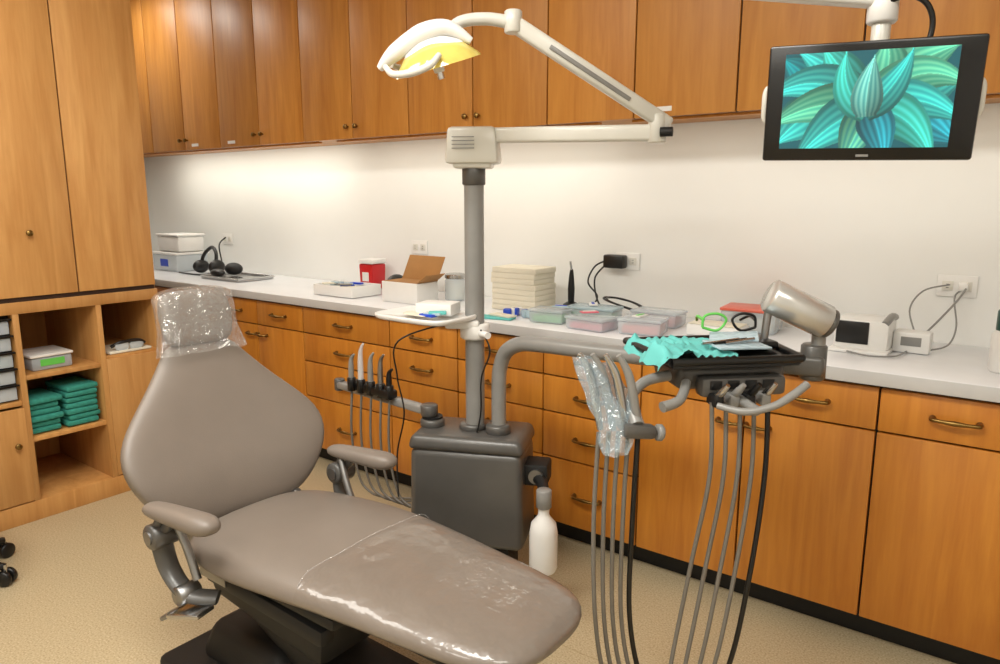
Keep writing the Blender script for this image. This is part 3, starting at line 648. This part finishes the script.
for i in range(8): box(g,'block_%d'%i,(random.uniform(-.05,.05),random.uniform(-.04,.04),.018),(.036,.028,.034),[BLUE,WHITE,POUCH][i%3],.006,rot=(0,0,i*33))
g=ctr('syringe_pack',-1.83,2.42); box(g,'pouch',(0,0,.005),(.16,.06,.01),TEALC,.003,rot=(0,0,12)); box(g,'pouch_top',(.02,.02,.014),(.12,.05,.008),PAPER,.002,rot=(0,0,-8))
g=ctr('amalgamator_device',-.46,2.66)
box(g,'body',(.01,.02,.055),(.17,.15,.11),WHITE,.016); box(g,'front_window',(-.015,-.057,.065),(.10,.006,.075),BLACK,.006); box(g,'foot',(.01,0,.006),(.18,.18,.012),WHITE,.004)
sweep(g,'hood',[(.08,-.05,.10),(.09,.0,.12),(.09,.07,.11)],.012,GREYL,10)
sweep(g,'control_cord',[(-.02,-.09,.006),(.05,-.13,.006),(.12,-.09,.006),(.14,.02,.006)],.003,GREYL,8)
g=ctr('small_white_charger',-.31,2.72); box(g,'body',(0,0,.035),(.11,.08,.07),WHITE,.008); box(g,'panel',(0,-.041,.04),(.06,.002,.03),GREYL,.001)
sweep(g,'cord_a',[(.03,.02,.06),(.06,.08,.10),(.10,.15,.16),(.12,.20,.20)],.0035,GREYL,8); sweep(g,'cord_b',[(.0,.03,.06),(-.03,.1,.13),(.0,.15,.19),(.07,.21,.21)],.003,GREYL,8)
sweep(g,'cord_c',[(.05,.0,.01),(.10,.03,.03),(.11,.12,.08),(.09,.2,.17),(.12,.215,.20)],.003,GREYL,8)
box(g,'plug',(.11,.218,.205),(.03,.03,.03),WHITE,.005)
g=ctr('soap_dispenser',-.045,2.56); lathe(g,'bottle',[(.04,0),(.045,.01),(.045,.11),(.03,.13),(.03,.14)],(0,0,0),WHITE); lathe(g,'top',[(.03,.12),(.036,.125),(.036,.18),(.02,.2)],(0,0,0),M('dark_green_plastic',(20,70,60),.3))

# ---------------------------------------------------------------- stool (mostly out of frame)
g=G('rolling_stool',(-3.13,.745,0))
cyl(g,'gas_column',(0,0,.08),(0,0,.44),.025,STEELD); lathe(g,'seat',[(.10,.44),(.18,.445),(.19,.47),(.185,.50),(.12,.515)],(0,0,0),TAUPE)
for i in range(5):
    a=math.radians(36+i*72); c,s=math.cos(a),math.sin(a)
    sweep(g,'leg_%d'%i,[(0,0,.09),(.12*c,.12*s,.085),(.22*c,.22*s,.07)],[.022,.018,.014],BLACK,10)
    cyl(g,'caster_stem_%d'%i,(.22*c,.22*s,.04),(.22*c,.22*s,.08),.008,STEEL)
    for t in (-1,1): cyl(g,'caster_%d_%d'%(i,t),(.22*c-s*t*.006,.22*s+c*t*.006,.03),(.22*c-s*t*.026,.22*s+c*t*.026,.03),.03,BLACK,bev=.004)

# ---------------------------------------------------------------- lights
def troffer(x,y,w,d,power,col=(1,.97,.91)):
    g=G('ceiling_light_fixture',(x,y,ZC)); box(g,'frame',(0,0,-.015),(w+.06,d+.06,.03),WHITE,.004)
    box(g,'diffuser',(0,0,-.032),(w,d,.006),M('lit_diffuser',(255,245,225),.5,emit=2.0),.001)
    l=bpy.data.lights.new('troffer_light','AREA'); l.shape='RECTANGLE'; l.size=w; l.size_y=d; l.energy=power; l.color=col
    o=bpy.data.objects.new('troffer_light',l); o.location=(0,0,-.04); scene.collection.objects.link(o); o.parent=g.e
troffer(-1.1,.4,1.2,.6,52); troffer(-2.6,.4,1.2,.6,23); troffer(.5,.2,1.2,.6,20); troffer(-1.2,-1.2,1.2,.6,22); troffer(-4.8,2.15,.5,.5,11)  # last small one added out of sight to light the left nook
def strip(x,w,e,y=2.69):  # unseen lights added to brighten the wall; strip wood-coloured to hide it
    g=G('added_wall_light',(x,y,ZU)); box(g,'strip',(0,0,-.004),(w,.03,.010),W_UP,.002)
    l=bpy.data.lights.new('added_strip_light','AREA'); l.shape='RECTANGLE'; l.size=w*.98; l.size_y=.03; l.energy=e; l.color=(1,.965,.84)
    o=bpy.data.objects.new('added_strip_light',l); o.location=(0,.01,-.016); o.rotation_euler=(math.radians(14),0,0); scene.collection.objects.link(o); o.parent=g.e
strip(-4.2,1.9,6.5); strip(-2.3,1.6,3.0); strip(-.6,1.5,1.3)
w=bpy.data.worlds.new('world'); scene.world=w; w.use_nodes=True; w.node_tree.nodes['Background'].inputs[0].default_value=(.8,.75,.65,1); w.node_tree.nodes['Background'].inputs[1].default_value=.2

cam=bpy.data.cameras.new('camera'); cam.sensor_width=36; cam.lens=25.92; cam.clip_start=.02
co=bpy.data.objects.new('camera',cam); co.location=(0,0,1.42); co.rotation_euler=(math.radians(90-10.6),0,math.radians(36.8))
scene.collection.objects.link(co); scene.camera=co
